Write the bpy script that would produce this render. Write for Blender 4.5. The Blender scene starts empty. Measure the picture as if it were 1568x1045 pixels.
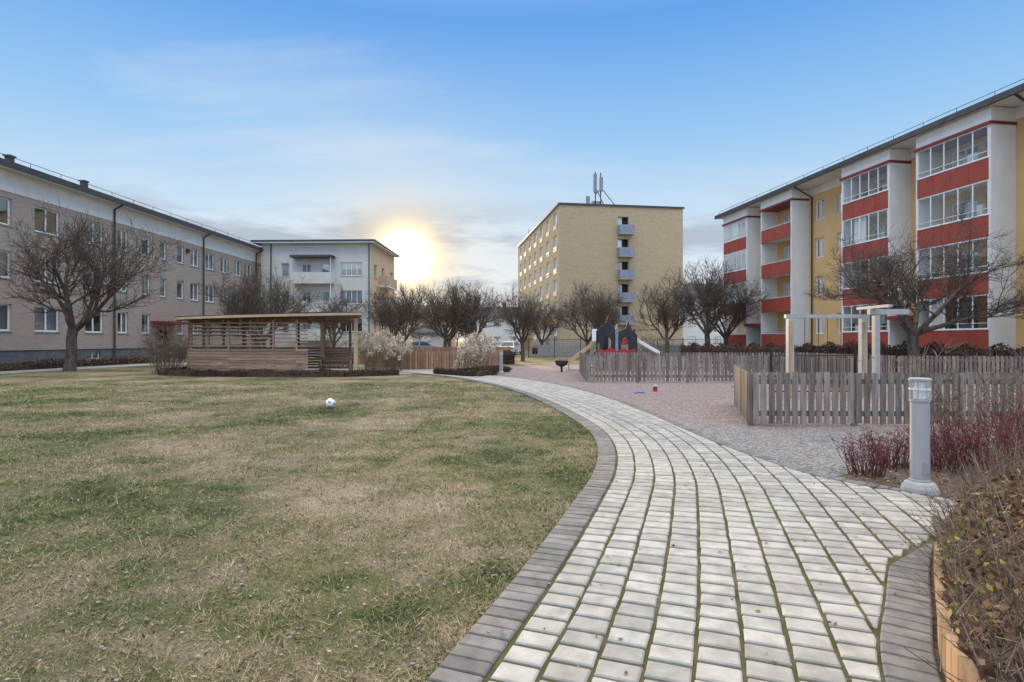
import bpy, math, random
import numpy as np
from mathutils import Vector
random.seed(7); RNG=np.random.default_rng(7)
D=bpy.data; SC=bpy.context.scene
# ------------------------------------------------------------------ materials
def nd(nt,t,**k):
    n=nt.nodes.new(t)
    for a,b in k.items(): setattr(n,a,b)
    return n
def ramp(nt,cols,pos=None,interp='LINEAR'):
    r=nd(nt,'ShaderNodeValToRGB'); cr=r.color_ramp; cr.interpolation=interp
    n=len(cols)
    if pos is None: pos=[i/(n-1) if n>1 else 0 for i in range(n)]
    while len(cr.elements)<n: cr.elements.new(0.5)
    for e,c,p in zip(cr.elements,cols,pos):
        e.position=p; e.color=(c[0],c[1],c[2],1)
    return r
def mathn(nt,op,a,b=None,clamp=False):
    m=nd(nt,'ShaderNodeMath',operation=op,use_clamp=clamp)
    for i,v in enumerate((a,b)):
        if v is None: continue
        if isinstance(v,(int,float)): m.inputs[i].default_value=v
        else: nt.links.new(v,m.inputs[i])
    return m.outputs[0]
def mixc(nt,f,a,b,bt='MIX'):
    m=nd(nt,'ShaderNodeMix',data_type='RGBA',blend_type=bt)
    for i,v in ((0,f),(6,a),(7,b)):
        if isinstance(v,(int,float)): m.inputs[i].default_value=v
        elif isinstance(v,tuple): m.inputs[i].default_value=(v[0],v[1],v[2],1)
        else: nt.links.new(v,m.inputs[i])
    return m.outputs[2]
def noise(nt,vec,scale,detail=4,rough=.55):
    n=nd(nt,'ShaderNodeTexNoise'); n.inputs['Scale'].default_value=scale
    n.inputs['Detail'].default_value=detail; n.inputs['Roughness'].default_value=rough
    nt.links.new(vec,n.inputs['Vector']); return n
def newmat(name):
    m=D.materials.new(name); m.use_nodes=True; nt=m.node_tree
    b=nt.nodes['Principled BSDF']; return m,nt,b
def pmat(name,cols,rough=.85,scale=2.,detail=3,rnd=0,rndcols=None,bump=0,bscale=30,metal=0,stretch=(1,1,1),pos=None,spec=.3,dirt=0,streak=0):
    m,nt,b=newmat(name)
    tc=nd(nt,'ShaderNodeTexCoord'); mp=nd(nt,'ShaderNodeMapping'); mp.inputs['Scale'].default_value=stretch
    nt.links.new(tc.outputs['Object'],mp.inputs['Vector']); vec=mp.outputs[0]
    n=noise(nt,vec,scale,detail)
    if pos is None and len(cols)>1: pos=[.3+.4*i/(len(cols)-1) for i in range(len(cols))]
    col=ramp(nt,cols,pos).outputs[0]; nt.links.new(n.outputs[0],col.node.inputs[0])
    if rndcols or rnd:
        at=nd(nt,'ShaderNodeAttribute'); at.attribute_name='rnd'
        if rndcols:
            r=ramp(nt,rndcols); nt.links.new(at.outputs['Fac'],r.inputs[0])
            col=mixc(nt,1.0,col,r.outputs[0],'MULTIPLY')
        if rnd:
            v=mathn(nt,'MULTIPLY_ADD',at.outputs['Fac'],2*rnd); v.node.inputs[2].default_value=1-rnd
            hs=nd(nt,'ShaderNodeHueSaturation'); nt.links.new(v,hs.inputs['Value']); nt.links.new(col,hs.inputs['Color']); col=hs.outputs[0]
    for amt,sc,st in ((dirt,.35,(1,1,1)),(streak,1.0,(2.2,2.2,.18))):
        if not amt: continue
        m2=nd(nt,'ShaderNodeMapping'); m2.inputs['Scale'].default_value=st; nt.links.new(tc.outputs['Object'],m2.inputs[0])
        n3=noise(nt,m2.outputs[0],sc,5,.65)
        v=mathn(nt,'MULTIPLY_ADD',n3.outputs[0],amt*2); v.node.inputs[2].default_value=1-amt
        hs=nd(nt,'ShaderNodeHueSaturation'); nt.links.new(v,hs.inputs['Value']); nt.links.new(col,hs.inputs['Color']); col=hs.outputs[0]
    nt.links.new(col,b.inputs['Base Color'])
    b.inputs['Roughness'].default_value=rough; b.inputs['Metallic'].default_value=metal
    b.inputs['Specular IOR Level'].default_value=spec
    if bump:
        n2=noise(nt,vec,bscale,3,.6); bp=nd(nt,'ShaderNodeBump'); bp.inputs['Strength'].default_value=bump
        bp.inputs['Distance'].default_value=.02
        nt.links.new(n2.outputs[0],bp.inputs['Height']); nt.links.new(bp.outputs[0],b.inputs['Normal'])
    return m
def brickmat(name,c1,c2,mortar,dirt=.12):
    m,nt,b=newmat(name)
    tc=nd(nt,'ShaderNodeTexCoord'); sp=nd(nt,'ShaderNodeSeparateXYZ'); nt.links.new(tc.outputs['Object'],sp.inputs[0])
    cb=nd(nt,'ShaderNodeCombineXYZ'); s=mathn(nt,'ADD',sp.outputs[0],sp.outputs[1])
    nt.links.new(s,cb.inputs[0]); nt.links.new(sp.outputs[2],cb.inputs[1])
    br=nd(nt,'ShaderNodeTexBrick'); br.inputs['Scale'].default_value=1; br.inputs['Brick Width'].default_value=.25
    br.inputs['Row Height'].default_value=.075; br.inputs['Mortar Size'].default_value=.008
    for k,c in (('Color1',c1),('Color2',c2),('Mortar',mortar)): br.inputs[k].default_value=(*c,1)
    nt.links.new(cb.outputs[0],br.inputs['Vector'])
    mp=nd(nt,'ShaderNodeMapping'); mp.inputs['Scale'].default_value=(.5,.5,2.5); nt.links.new(tc.outputs['Object'],mp.inputs[0])
    n=noise(nt,mp.outputs[0],1.2,7,.78)
    v=mathn(nt,'MULTIPLY_ADD',n.outputs[0],dirt*4); v.node.inputs[2].default_value=1-dirt*2
    hs=nd(nt,'ShaderNodeHueSaturation'); nt.links.new(v,hs.inputs['Value']); nt.links.new(br.outputs[0],hs.inputs['Color'])
    nt.links.new(hs.outputs[0],b.inputs['Base Color']); b.inputs['Roughness'].default_value=.9; b.inputs['Specular IOR Level'].default_value=.2
    return m
def glassmat(name,tint=(.75,.82,.88),refl=.35,blend=.35,fm=1.0):
    m=D.materials.new(name); m.use_nodes=True; nt=m.node_tree; nt.nodes.clear()
    o=nd(nt,'ShaderNodeOutputMaterial'); t=nd(nt,'ShaderNodeBsdfTransparent'); g=nd(nt,'ShaderNodeBsdfGlossy')
    t.inputs[0].default_value=(*tint,1); g.inputs['Roughness'].default_value=.02; g.inputs[0].default_value=(.95,.97,1,1)
    lw=nd(nt,'ShaderNodeLayerWeight'); lw.inputs[0].default_value=blend
    f=mathn(nt,'MAXIMUM',mathn(nt,'MULTIPLY',lw.outputs['Fresnel'],fm),refl,True)
    mx=nd(nt,'ShaderNodeMixShader'); nt.links.new(f,mx.inputs[0]); nt.links.new(t.outputs[0],mx.inputs[1]); nt.links.new(g.outputs[0],mx.inputs[2])
    nt.links.new(mx.outputs[0],o.inputs[0]); return m

M={}
M['white']=pmat('white_plaster',[(.74,.73,.72),(.82,.81,.80)],.85,1.5,dirt=.06,streak=.10)
M['frame']=pmat('white_frame_paint',[(.8,.8,.8),(.83,.83,.83)],.5,2)
M['dark']=pmat('dark_sheet_metal',[(.05,.052,.06),(.08,.082,.09)],.5,2)
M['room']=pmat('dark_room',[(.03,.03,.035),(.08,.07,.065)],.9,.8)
M['curtain']=pmat('curtain_cloth',[(.55,.54,.52),(.78,.76,.73)],.9,6,rnd=.25,stretch=(4,4,.3))
M['glass']=glassmat('window_glass',refl=.28,blend=.3,fm=.8)
M['bglass']=glassmat('balcony_glass',(.90,.93,.95),.10,.2,.45)
M['yellow']=pmat('yellow_plaster',[(.66,.43,.20),(.73,.49,.24)],.9,1.2,dirt=.06,streak=.08,bump=.1)
M['red']=pmat('red_balcony_panel',[(.33,.065,.045),(.40,.085,.06)],.6,2,dirt=.08,streak=.08)
M['redcan']=pmat('dark_red_metal',[(.2,.04,.04),(.27,.05,.05)],.5,2)
M['plinth']=pmat('grey_plinth',[(.12,.125,.14),(.19,.195,.21)],.9,2,dirt=.1)
M['greyfac']=brickmat('grey_brick',(.38,.31,.27),(.44,.365,.32),(.35,.30,.27),.07)
M['tan']=brickmat('tan_brick',(.44,.345,.215),(.53,.42,.28),(.37,.30,.21),.13)
M['cream']=pmat('cream_plaster',[(.58,.55,.51),(.66,.63,.59)],.9,1,dirt=.07,streak=.06)
M['beige']=pmat('beige_plaster',[(.66,.46,.30),(.74,.54,.37)],.9,1,streak=.06)
M['beigepanel']=pmat('beige_balcony_panel',[(.55,.38,.26),(.62,.44,.31)],.9,1)
M['roof']=pmat('roof_tiles',[(.06,.06,.065),(.1,.1,.105)],.8,3)
M['galv']=pmat('galvanised_steel',[(.36,.38,.40),(.5,.52,.54)],.45,6,metal=.4)
M['lamp']=pmat('lamp_grey_paint',[(.32,.335,.34),(.40,.415,.42)],.45,6,streak=.1)
M['bluegrey']=pmat('blue_grey_panel',[(.2,.23,.3),(.27,.3,.37)],.6,2)
M['concrete']=pmat('concrete',[(.3,.3,.3),(.42,.41,.4)],.9,4,bump=.2)
M['fence']=pmat('weathered_fence_wood',[(.145,.118,.10),(.30,.255,.225)],.9,3,rnd=.36,stretch=(8,8,.8),bump=.3,bscale=20)
M['fencebrown']=pmat('brown_fence_wood',[(.24,.14,.09),(.36,.23,.15)],.9,3,rnd=.25,stretch=(8,8,.8))
M['pav']=pmat('pavilion_wood',[(.25,.165,.12),(.38,.26,.19)],.9,3,rnd=.25,stretch=(.8,.8,6))
M['lightwood']=pmat('pale_wood',[(.42,.30,.19),(.54,.40,.26)],.8,2,rnd=.1,stretch=(1,1,4))
M['timber']=pmat('weathered_timber',[(.27,.17,.10),(.45,.30,.18)],.8,3,rnd=.35,stretch=(6,6,.7),bump=.3)
M['bark']=pmat('bark',[(.065,.052,.043),(.16,.125,.10)],.95,8,2,stretch=(1,1,.4),bump=.4)
M['paver']=pmat('light_pavers',[(.29,.275,.25),(.44,.42,.385)],.9,9,4,rnd=.17,bump=.25,bscale=120,dirt=.16)
M['border']=pmat('grey_border_pavers',[(.13,.125,.12),(.22,.21,.20)],.9,9,4,rnd=.22,bump=.3,bscale=120,dirt=.12)
M['asphalt']=pmat('asphalt',[(.06,.06,.065),(.11,.11,.11)],.9,20)
M['footpath']=pmat('light_footpath',[(.3,.285,.275),(.38,.36,.345)],.9,8)
M['jointsand']=pmat('mossy_joint_sand',[(.055,.06,.02),(.10,.09,.035),(.16,.13,.085)],.95,4,5,bump=.5,bscale=150)
M['mulch']=pmat('bark_mulch',[(.05,.04,.03),(.12,.085,.065),(.21,.165,.14)],.95,30,5,bump=1,bscale=60)
M['black']=pmat('black_metal',[(.02,.02,.02),(.035,.035,.035)],.5,3)
M['redtoy']=pmat('red_plastic',[(.36,.03,.045),(.45,.045,.06)],.5,3)
M['bluetoy']=pmat('blue_plastic',[(.03,.12,.5),(.05,.16,.6)],.4,3)
M['yellowtoy']=pmat('yellow_plastic',[(.48,.34,.17),(.56,.40,.2)],.4,3)
M['purple']=pmat('dark_playhouse_panel',[(.028,.027,.032),(.05,.047,.055)],.7,3)
M['green']=pmat('green_paint',[(.06,.25,.08),(.08,.3,.1)],.5,3)

# ------------------------------------------------------------------ mesh builder
class MB:
    def __init__(s): s.v=[];s.f=[];s.m=[];s.r=[];s.mats=[]
    def mi(s,k):
        if k not in s.mats: s.mats.append(k)
        return s.mats.index(k)
    def poly(s,pts,mat,r=None):
        i=len(s.v); s.v+= [tuple(p) for p in pts]; s.f.append(tuple(range(i,i+len(pts)))); s.m.append(s.mi(mat))
        s.r+= [random.random() if r is None else r]*len(pts)
    def hexa(s,c,mat,r=None):
        i=len(s.v); s.v+=[tuple(p) for p in c]; k=s.mi(mat)
        for q in ((0,3,2,1),(4,5,6,7),(0,1,5,4),(1,2,6,5),(2,3,7,6),(3,0,4,7)):
            s.f.append(tuple(i+a for a in q)); s.m.append(k)
        s.r+=[random.random() if r is None else r]*8
    def box(s,F,s0,s1,n0,n1,z0,z1,mat,r=None):
        P=F.p
        s.hexa([P(s0,n0,z0),P(s1,n0,z0),P(s1,n1,z0),P(s0,n1,z0),P(s0,n0,z1),P(s1,n0,z1),P(s1,n1,z1),P(s0,n1,z1)],mat,r)
    def tube(s,p0,p1,r0,r1,mat,k=6,r=None,cap=False):
        p0=np.array(p0,float);p1=np.array(p1,float);d=p1-p0;L=np.linalg.norm(d)
        if L<1e-6:return
        d/=L;a=np.cross(d,(0,0,1.) if abs(d[2])<.9 else (1.,0,0));a/=np.linalg.norm(a);b=np.cross(d,a)
        i=len(s.v);mm=s.mi(mat);rr=random.random() if r is None else r
        for P,R in((p0,r0),(p1,r1)):
            for j in range(k):
                t=2*math.pi*j/k;q=P+R*(math.cos(t)*a+math.sin(t)*b);s.v.append((q[0],q[1],q[2]));s.r.append(rr)
        for j in range(k):
            s.f.append((i+j,i+(j+1)%k,i+k+(j+1)%k,i+k+j));s.m.append(mm)
        if cap:
            s.f.append(tuple(i+j for j in range(k)));s.m.append(mm)
            s.f.append(tuple(i+k+j for j in range(k)));s.m.append(mm)
    def lathe(s,c,prof,mat,k=20):
        mm=s.mi(mat);i=len(s.v)
        for (R,z) in prof:
            for j in range(k):
                t=2*math.pi*j/k;s.v.append((c[0]+R*math.cos(t),c[1]+R*math.sin(t),c[2]+z));s.r.append(.5)
        for a in range(len(prof)-1):
            for j in range(k):
                s.f.append((i+a*k+j,i+a*k+(j+1)%k,i+(a+1)*k+(j+1)%k,i+(a+1)*k+j));s.m.append(mm)
    def obj(s,name,parent=None,smooth=False,loc=None):
        me=D.meshes.new(name); me.from_pydata(s.v,[],s.f)
        for k in s.mats: me.materials.append(M[k])
        me.polygons.foreach_set('material_index',s.m)
        at=me.attributes.new('rnd','FLOAT','POINT'); at.data.foreach_set('value',s.r)
        if smooth: me.polygons.foreach_set('use_smooth',[True]*len(s.f))
        me.update(); o=D.objects.new(name,me); SC.collection.objects.link(o)
        if parent: o.parent=parent
        if loc: o.location=loc
        return o
class Fr:
    def __init__(s,O,d,n,z=0):
        d=np.array(d,float);d/=np.linalg.norm(d);n=np.array(n,float);n/=np.linalg.norm(n)
        s.O=O;s.d=d;s.n=n;s.z=z
    def p(s,a,b,z): return (s.O[0]+s.d[0]*a+s.n[0]*b, s.O[1]+s.d[1]*a+s.n[1]*b, s.z+z)
W0=Fr((0,0),(1,0),(0,1))
def empty(name):
    e=D.objects.new(name,None); SC.collection.objects.link(e); return e
def fastmesh(name,V,k,rnd,mat,parent=None):
    n=len(V)//k; me=D.meshes.new(name); me.vertices.add(len(V)); me.vertices.foreach_set('co',V.astype(np.float32).ravel())
    me.loops.add(len(V)); me.loops.foreach_set('vertex_index',np.arange(len(V),dtype=np.int32))
    me.polygons.add(n); me.polygons.foreach_set('loop_start',(np.arange(n)*k).astype(np.int32))
    try: me.polygons.foreach_set('loop_total',np.full(n,k,dtype=np.int32))
    except Exception: pass
    at=me.attributes.new('rnd','FLOAT','POINT'); at.data.foreach_set('value',np.repeat(rnd,k).astype(np.float32))
    me.materials.append(mat); me.update(calc_edges=True); me.validate()
    o=D.objects.new(name,me); SC.collection.objects.link(o)
    if parent:o.parent=parent
    return o
def leafquads(P,size,flat=0.0):
    n=len(P); a=RNG.normal(size=(n,3)); a[:,2]*=(1-flat); a/=np.linalg.norm(a,axis=1)[:,None]
    b=RNG.normal(size=(n,3)); b[:,2]*=(1-flat); b-=a*(a*b).sum(1)[:,None]; b/=np.linalg.norm(b,axis=1)[:,None]
    sz=size*(.6+.8*RNG.random(n))[:,None]; a=a*sz; b=b*sz*.6
    return np.stack([P-a,P-b*.9+a*.1,P+a,P+b],1).reshape(-1,3)

# ------------------------------------------------------------------ windows / walls
def wall(mb,F,s0,s1,z0,z1,n,ops,mat,dep=.16):
    ops=[o for o in ops if o[0]>=s0 and o[1]<=s1 and o[2]>=z0 and o[3]<=z1]
    S=sorted({s0,s1}|{o[0] for o in ops}|{o[1] for o in ops}); Z=sorted({z0,z1}|{o[2] for o in ops}|{o[3] for o in ops})
    for a,b in zip(S,S[1:]):
        for c,d in zip(Z,Z[1:]):
            x=(a+b)/2;y=(c+d)/2
            if any(o[0]<x<o[1] and o[2]<y<o[3] for o in ops): continue
            mb.poly([F.p(a,n,c),F.p(b,n,c),F.p(b,n,d),F.p(a,n,d)],mat,.5)
    for (a,b,c,d) in [o[:4] for o in ops]:
        m=n-dep
        mb.poly([F.p(a,n,c),F.p(a,m,c),F.p(a,m,d),F.p(a,n,d)],mat,.5); mb.poly([F.p(b,n,c),F.p(b,m,c),F.p(b,m,d),F.p(b,n,d)],mat,.5)
        mb.poly([F.p(a,n,c),F.p(b,n,c),F.p(b,m,c),F.p(a,m,c)],mat,.5); mb.poly([F.p(a,n,d),F.p(b,n,d),F.p(b,m,d),F.p(a,m,d)],mat,.5)
def window(wf,gl,cu,F,a,b,c,d,n,panes=2,dep=.12,t=.06,sill=True,curt=.75):
    m=n-dep
    wf.box(F,a,a+t,m-.05,m+.01,c,d,'frame');wf.box(F,b-t,b,m-.05,m+.01,c,d,'frame')
    wf.box(F,a+t,b-t,m-.05,m+.008,c,c+t,'frame');wf.box(F,a+t,b-t,m-.05,m+.008,d-t,d,'frame')
    for i in range(1,panes):
        x=a+(b-a)*i/panes; wf.box(F,x-t*.5,x+t*.5,m-.05,m+.006,c+t,d-t,'frame')
    gl.poly([F.p(a+t,m-.02,c+t),F.p(b-t,m-.02,c+t),F.p(b-t,m-.02,d-t),F.p(a+t,m-.02,d-t)],'glass')
    if random.random()<curt:
        k=random.random(); w=(b-a)
        if k<.35: cu.poly([F.p(a,m-.12,c),F.p(b,m-.12,c),F.p(b,m-.12,d),F.p(a,m-.12,d)],'curtain')
        elif k<.6:
            h=c+(d-c)*random.uniform(.3,.8); cu.poly([F.p(a,m-.12,h),F.p(b,m-.12,h),F.p(b,m-.12,d),F.p(a,m-.12,d)],'curtain')
        else:
            e=w*random.uniform(.15,.35)
            cu.poly([F.p(a,m-.12,c),F.p(a+e,m-.12,c),F.p(a+e,m-.12,d),F.p(a,m-.12,d)],'curtain')
            cu.poly([F.p(b-e,m-.12,c),F.p(b,m-.12,c),F.p(b,m-.12,d),F.p(b-e,m-.12,d)],'curtain')
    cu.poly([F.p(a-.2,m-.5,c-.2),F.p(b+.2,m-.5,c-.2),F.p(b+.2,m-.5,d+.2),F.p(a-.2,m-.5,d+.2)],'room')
    if sill: wf.box(F,a-.03,b+.03,n+.003,n+.05,c-.05,c-.005,'galv')
def rails(mb,F,s0,s1,n,z,step=2.0,h=.2):
    s=s0
    while s<=s1:
        mb.tube(F.p(s,n,z-.2),F.p(s,n,z+h),.018,.018,'dark',4); s+=step
    mb.tube(F.p(s0,n,z+h),F.p(s1,n,z+h),.018,.018,'dark',4)

# ================================================================== LEFT grey building
def left_building():
    E=empty('grey_apartment_building'); F=Fr((-27.8,0),(.037,1),(1,-.037))
    wl,wf,gl,cu,rf=MB(),MB(),MB(),MB(),MB()
    zc=[2.75,5.55,8.35]; ops=[]
    cols=[(12,1.5,2),(16,1.5,2),(20,1.0,1),(24,1.5,2),(29.6,1.5,2),(32.6,1.7,2),(36.1,1.5,2),(38.6,1.0,2),(40.9,.9,1),(42.8,.8,1),(44.9,.9,1),(46.8,1.2,2),(49.0,1.4,2),(51.3,1.3,2),(53.6,1.3,2),(55.6,1.3,2),(58,1.3,2)]
    for (s,w,p) in cols:
        for z in zc:
            if abs(s-42.8)<.1 and z<3: continue
            ops.append((s-w/2,s+w/2,z-.72,z+.72,p))
    wall(wl,F,5,59.9,1.02,9.4,0,ops,'greyfac')
    bo=[(s-.55,s+.55,.35,.85,2) for (s,w,p) in cols[::3]]
    wall(wl,F,5,59.9,-.2,1.0,-.04,bo,'plinth')
    wl.box(F,5,59.9,-.06,.03,9.403,10.55,'white')
    wl.box(F,5,59.9,-.04,.02,1.0,1.02,'galv')
    for o in ops: window(wf,gl,cu,F,*o[:4],0,o[4],curt=.9,t=.09)
    for o in bo: window(wf,gl,cu,F,*o[:4],-.04,o[4],sill=False,t=.07)
    wl.box(F,4.8,5,-12,0,-.2,10.5,'greyfac');wl.box(F,4.8,59.9,-12.2,-12,-.2,10.5,'greyfac');wl.box(F,59.7,59.88,-12,-.2,-.2,10.5,'greyfac')
    rf.box(F,4,60.5,-12.8,.62,10.56,10.66,'white'); rf.box(F,4,60.5,.623,.75,10.5,10.82,'dark')
    P=F.p
    rf.poly([P(4,.7,10.8),P(60.5,.7,10.8),P(60.5,-6,12.9),P(4,-6,12.9)],'roof'); rf.poly([P(4,-12.8,10.8),P(60.5,-12.8,10.8),P(60.5,-6,12.9),P(4,-6,12.9)],'roof')
    rf.poly([P(60.45,.7,10.7),P(60.45,-12.8,10.7),P(60.45,-6,12.9)],'white')
    rails(rf,F,5,60,.45,10.95)
    for s,n in ((31.5,-1.2),(36.5,-1.0)):
        rf.box(F,s,s+.3,n-.3,n,11,11.75,'dark'); rf.box(F,s-.06,s+.36,n-.36,n+.06,11.75,11.83,'dark')
    for s in (37.7,47.9,57): rf.tube(P(s,.1,.2),P(s,.1,10.2),.06,.06,'dark',8); rf.tube(P(s,.1,10.2),P(s,.65,10.5),.06,.06,'dark',8)
    rf.box(F,41.3,44.2,.03,1.5,2.75,2.95,'redcan'); rf.box(F,41.4,41.5,1.2,1.35,0,2.75,'redcan'); rf.box(F,44,44.1,1.2,1.35,0,2.75,'redcan')
    rf.box(F,42.1,43.5,.0,.06,.05,2.5,'redcan'); rf.box(F,42.3,43.3,.063,.08,.4,2.3,'room'); rf.box(F,41.6,44,.07,1.4,-.05,.14,'concrete')
    rf.box(F,45.6,45.9,.0,.12,8.6,8.9,'black')
    for n,b in (('walls',wl),('window_frames',wf),('glazing',gl),('curtains',cu),('roof_and_entrance',rf)): b.obj(n,E)
left_building()

# ================================================================== WING cream building
def wing():
    E=empty('cream_apartment_building'); F=Fr((-25,57),(1,-.037),(-.037,-1)); G=Fr((-14,56.59),(.037,1),(1,-.037))
    wl,wf,gl,cu,rf=MB(),MB(),MB(),MB(),MB(); ops=[]
    for z in (8.6,5.8,3.0):
        ops+= [(1.9,2.7,z-.7,z+.7,1),(4.0,4.9,z-.9,z+.6,2),(6.0,6.8,z-.7,z+.6,1),(7.9,10.1,z-.6,z+.75,4)]
    wall(wl,F,0,11,.0,11.2,0,ops,'cream')
    for o in ops: window(wf,gl,cu,F,*o[:4],0,o[4])
    rf.box(F,3.2,7.4,.0,1.1,9.75,9.95,'dark')
    for z in (1.7,4.5,7.3):
        rf.box(F,3.3,7.3,.0,1.0,z-.15,z,'cream'); rf.box(F,3.3,7.3,.95,1.0,z+.003,z+.95,'cream'); rf.box(F,3.3,3.35,.003,.947,z+.003,z+.95,'white'); rf.box(F,7.25,7.3,.003,.947,z+.003,z+.95,'white')
        rf.tube(F.p(3.35,.95,z),F.p(3.35,.95,z+2.6),.04,.04,'white',6); rf.tube(F.p(7.25,.95,z),F.p(7.25,.95,z+2.6),.04,.04,'white',6)
    ops=[]
    for z in (8.6,5.8,3.0): ops+=[(.9,2.1,z-.7,z+.7,2),(7.6,8.8,z-.7,z+.7,2),(4,5.0,z-1.1,z+.7,1)]
    wall(wl,G,0,9.3,0,11.2,0,ops,'beige')
    for o in ops: window(wf,gl,cu,G,*o[:4],0,o[4])
    for z in (1.7,4.5,7.3): rf.box(G,2.8,7,.003,.9,z-.15,z,'white'); rf.box(G,2.8,7,.85,.9,z+.003,z+1.0,'beigepanel'); rf.box(G,2.8,2.85,.003,.847,z+.003,z+1,'beigepanel')
    wl.box(G,9.3,9.45,-11,0,0,11.2,'beige'); wl.box(F,-.15,0,-9.4,0,0,11.2,'cream')
    rf.box(F,-.8,11.5,-9.9,.7,11.21,11.32,'white'); rf.box(F,-.85,11.55,-9.95,.75,11.323,11.5,'dark')
    rf.tube(F.p(.9,.1,0),F.p(.9,.1,11.2),.06,.06,'dark',8);rf.tube(F.p(10.8,.1,0),F.p(10.8,.1,11.2),.05,.05,'dark',8)
    for n,b in (('walls',wl),('window_frames',wf),('glazing',gl),('curtains',cu),('roof_and_balconies',rf)): b.obj(n,E)
wing()

# ================================================================== TAN tower
def tan():
    E=empty('tan_brick_apartment_block'); F=Fr((5.8,70),(1,.147),(.147,-1)); G=Fr((5.8,70),(-.147,1),(-1,-.147))
    wl,wf,gl,cu,rf=MB(),MB(),MB(),MB(),MB()
    H=18.3
    ops=[(7.5,8.9,z-1.05,z+1.15,1) for z in (15.9,13.1,10.3,7.5,4.7)]+[(7.5,8.3,1.25,2.6,1)]
    wall(wl,F,0,16.1,1.2,H,0,ops,'tan',.5)
    wall(wl,F,0,16.1,-.2,1.197,.02,[],'concrete')
    for (a,b,c,d,p) in ops[:-1]:
        wf.box(F,a,a+.7,-.55,-.5,c,d,'frame'); gl.poly([F.p(a+.1,-.49,c+.1),F.p(a+.6,-.49,c+.1),F.p(a+.6,-.49,d-.1),F.p(a+.1,-.49,d-.1)],'glass')
        cu.poly([F.p(a,-.7,c),F.p(b,-.7,c),F.p(b,-.7,d),F.p(a,-.7,d)],'room')
        rf.box(F,a-.05,b+.45,.01,.9,c-.12,c,'concrete'); rf.box(F,a-.05,b+.45,.85,.9,c+.003,c+1.05,'bluegrey'); rf.box(F,a-.05,a,.01,.847,c+.003,c+1.05,'bluegrey'); rf.box(F,b+.4,b+.45,.01,.847,c+.003,c+1.05,'bluegrey')
    ops=[]
    for i in range(7):
        for j in range(6):
            s=2.2+i*4.5; z=2.9+j*2.8; ops.append((s-.9,s+.9,z-.75,z+.75,3))
    wall(wl,G,0,32.3,1.2,H,0,ops,'tan'); wall(wl,G,0,32.3,-.2,1.197,.02,[],'concrete')
    for o in ops:
        window(wf,gl,cu,G,*o[:4],0,o[4],t=.11,curt=.95)
        rf.box(G,o[0],o[1],-.02,.03,o[2]-.55,o[2]-.06,'bluegrey' if random.random()<.6 else 'white')
    wl.box(F,15.9,16.1,-32,-.02,-.2,H,'tan'); wl.box(F,0,16,-32.3,-32.1,-.2,H,'tan')
    rf.box(F,-.15,16.25,-32.4,.15,H+.003,H+.22,'dark')
    rf.box(F,3.5,6.5,-6,-3,H+.2,H+1.0,'dark'); rf.box(F,5.2,6.4,-4,-3.2,H+1.0,H+1.4,'concrete')
    for s,z0,z1 in ((5.5,H+1,H+5.1),(6.2,H+.9,H+5.0)):
        rf.tube(F.p(s,-3,z0),F.p(s,-3,z1),.09,.09,'dark',6)
    rf.box(F,5.2,5.65,-2.95,-2.75,H+2.4,H+4.8,'bluegrey'); rf.box(F,6.0,6.45,-2.95,-2.75,H+2.6,H+4.4,'bluegrey'); rf.box(F,4.2,4.7,-2.95,-2.75,H+.4,H+1.9,'bluegrey')
    rf.tube(F.p(6.2,-3,H+3.2),F.p(8.6,-3,H+.3),.06,.06,'dark',5); rf.tube(F.p(5.5,-3,H+3.2),F.p(7.8,-5,H+.3),.06,.06,'dark',5)
    rf.tube(F.p(5.5,-3,H+2.2),F.p(6.2,-3,H+2.9),.05,.05,'dark',5);rf.box(F,6.3,10,-5,-4,H+.2,H+.55,'dark')
    rf.tube(G.p(27,-1,H),G.p(27,-1,H+2.3),.05,.05,'dark',5); rf.tube(G.p(26,-1,H+1.8),G.p(28,-1,H+2.2),.05,.05,'dark',5)
    for n,b in (('walls',wl),('window_frames',wf),('glazing',gl),('curtains',cu),('roof_and_balconies',rf)): b.obj(n,E)
tan()

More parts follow.
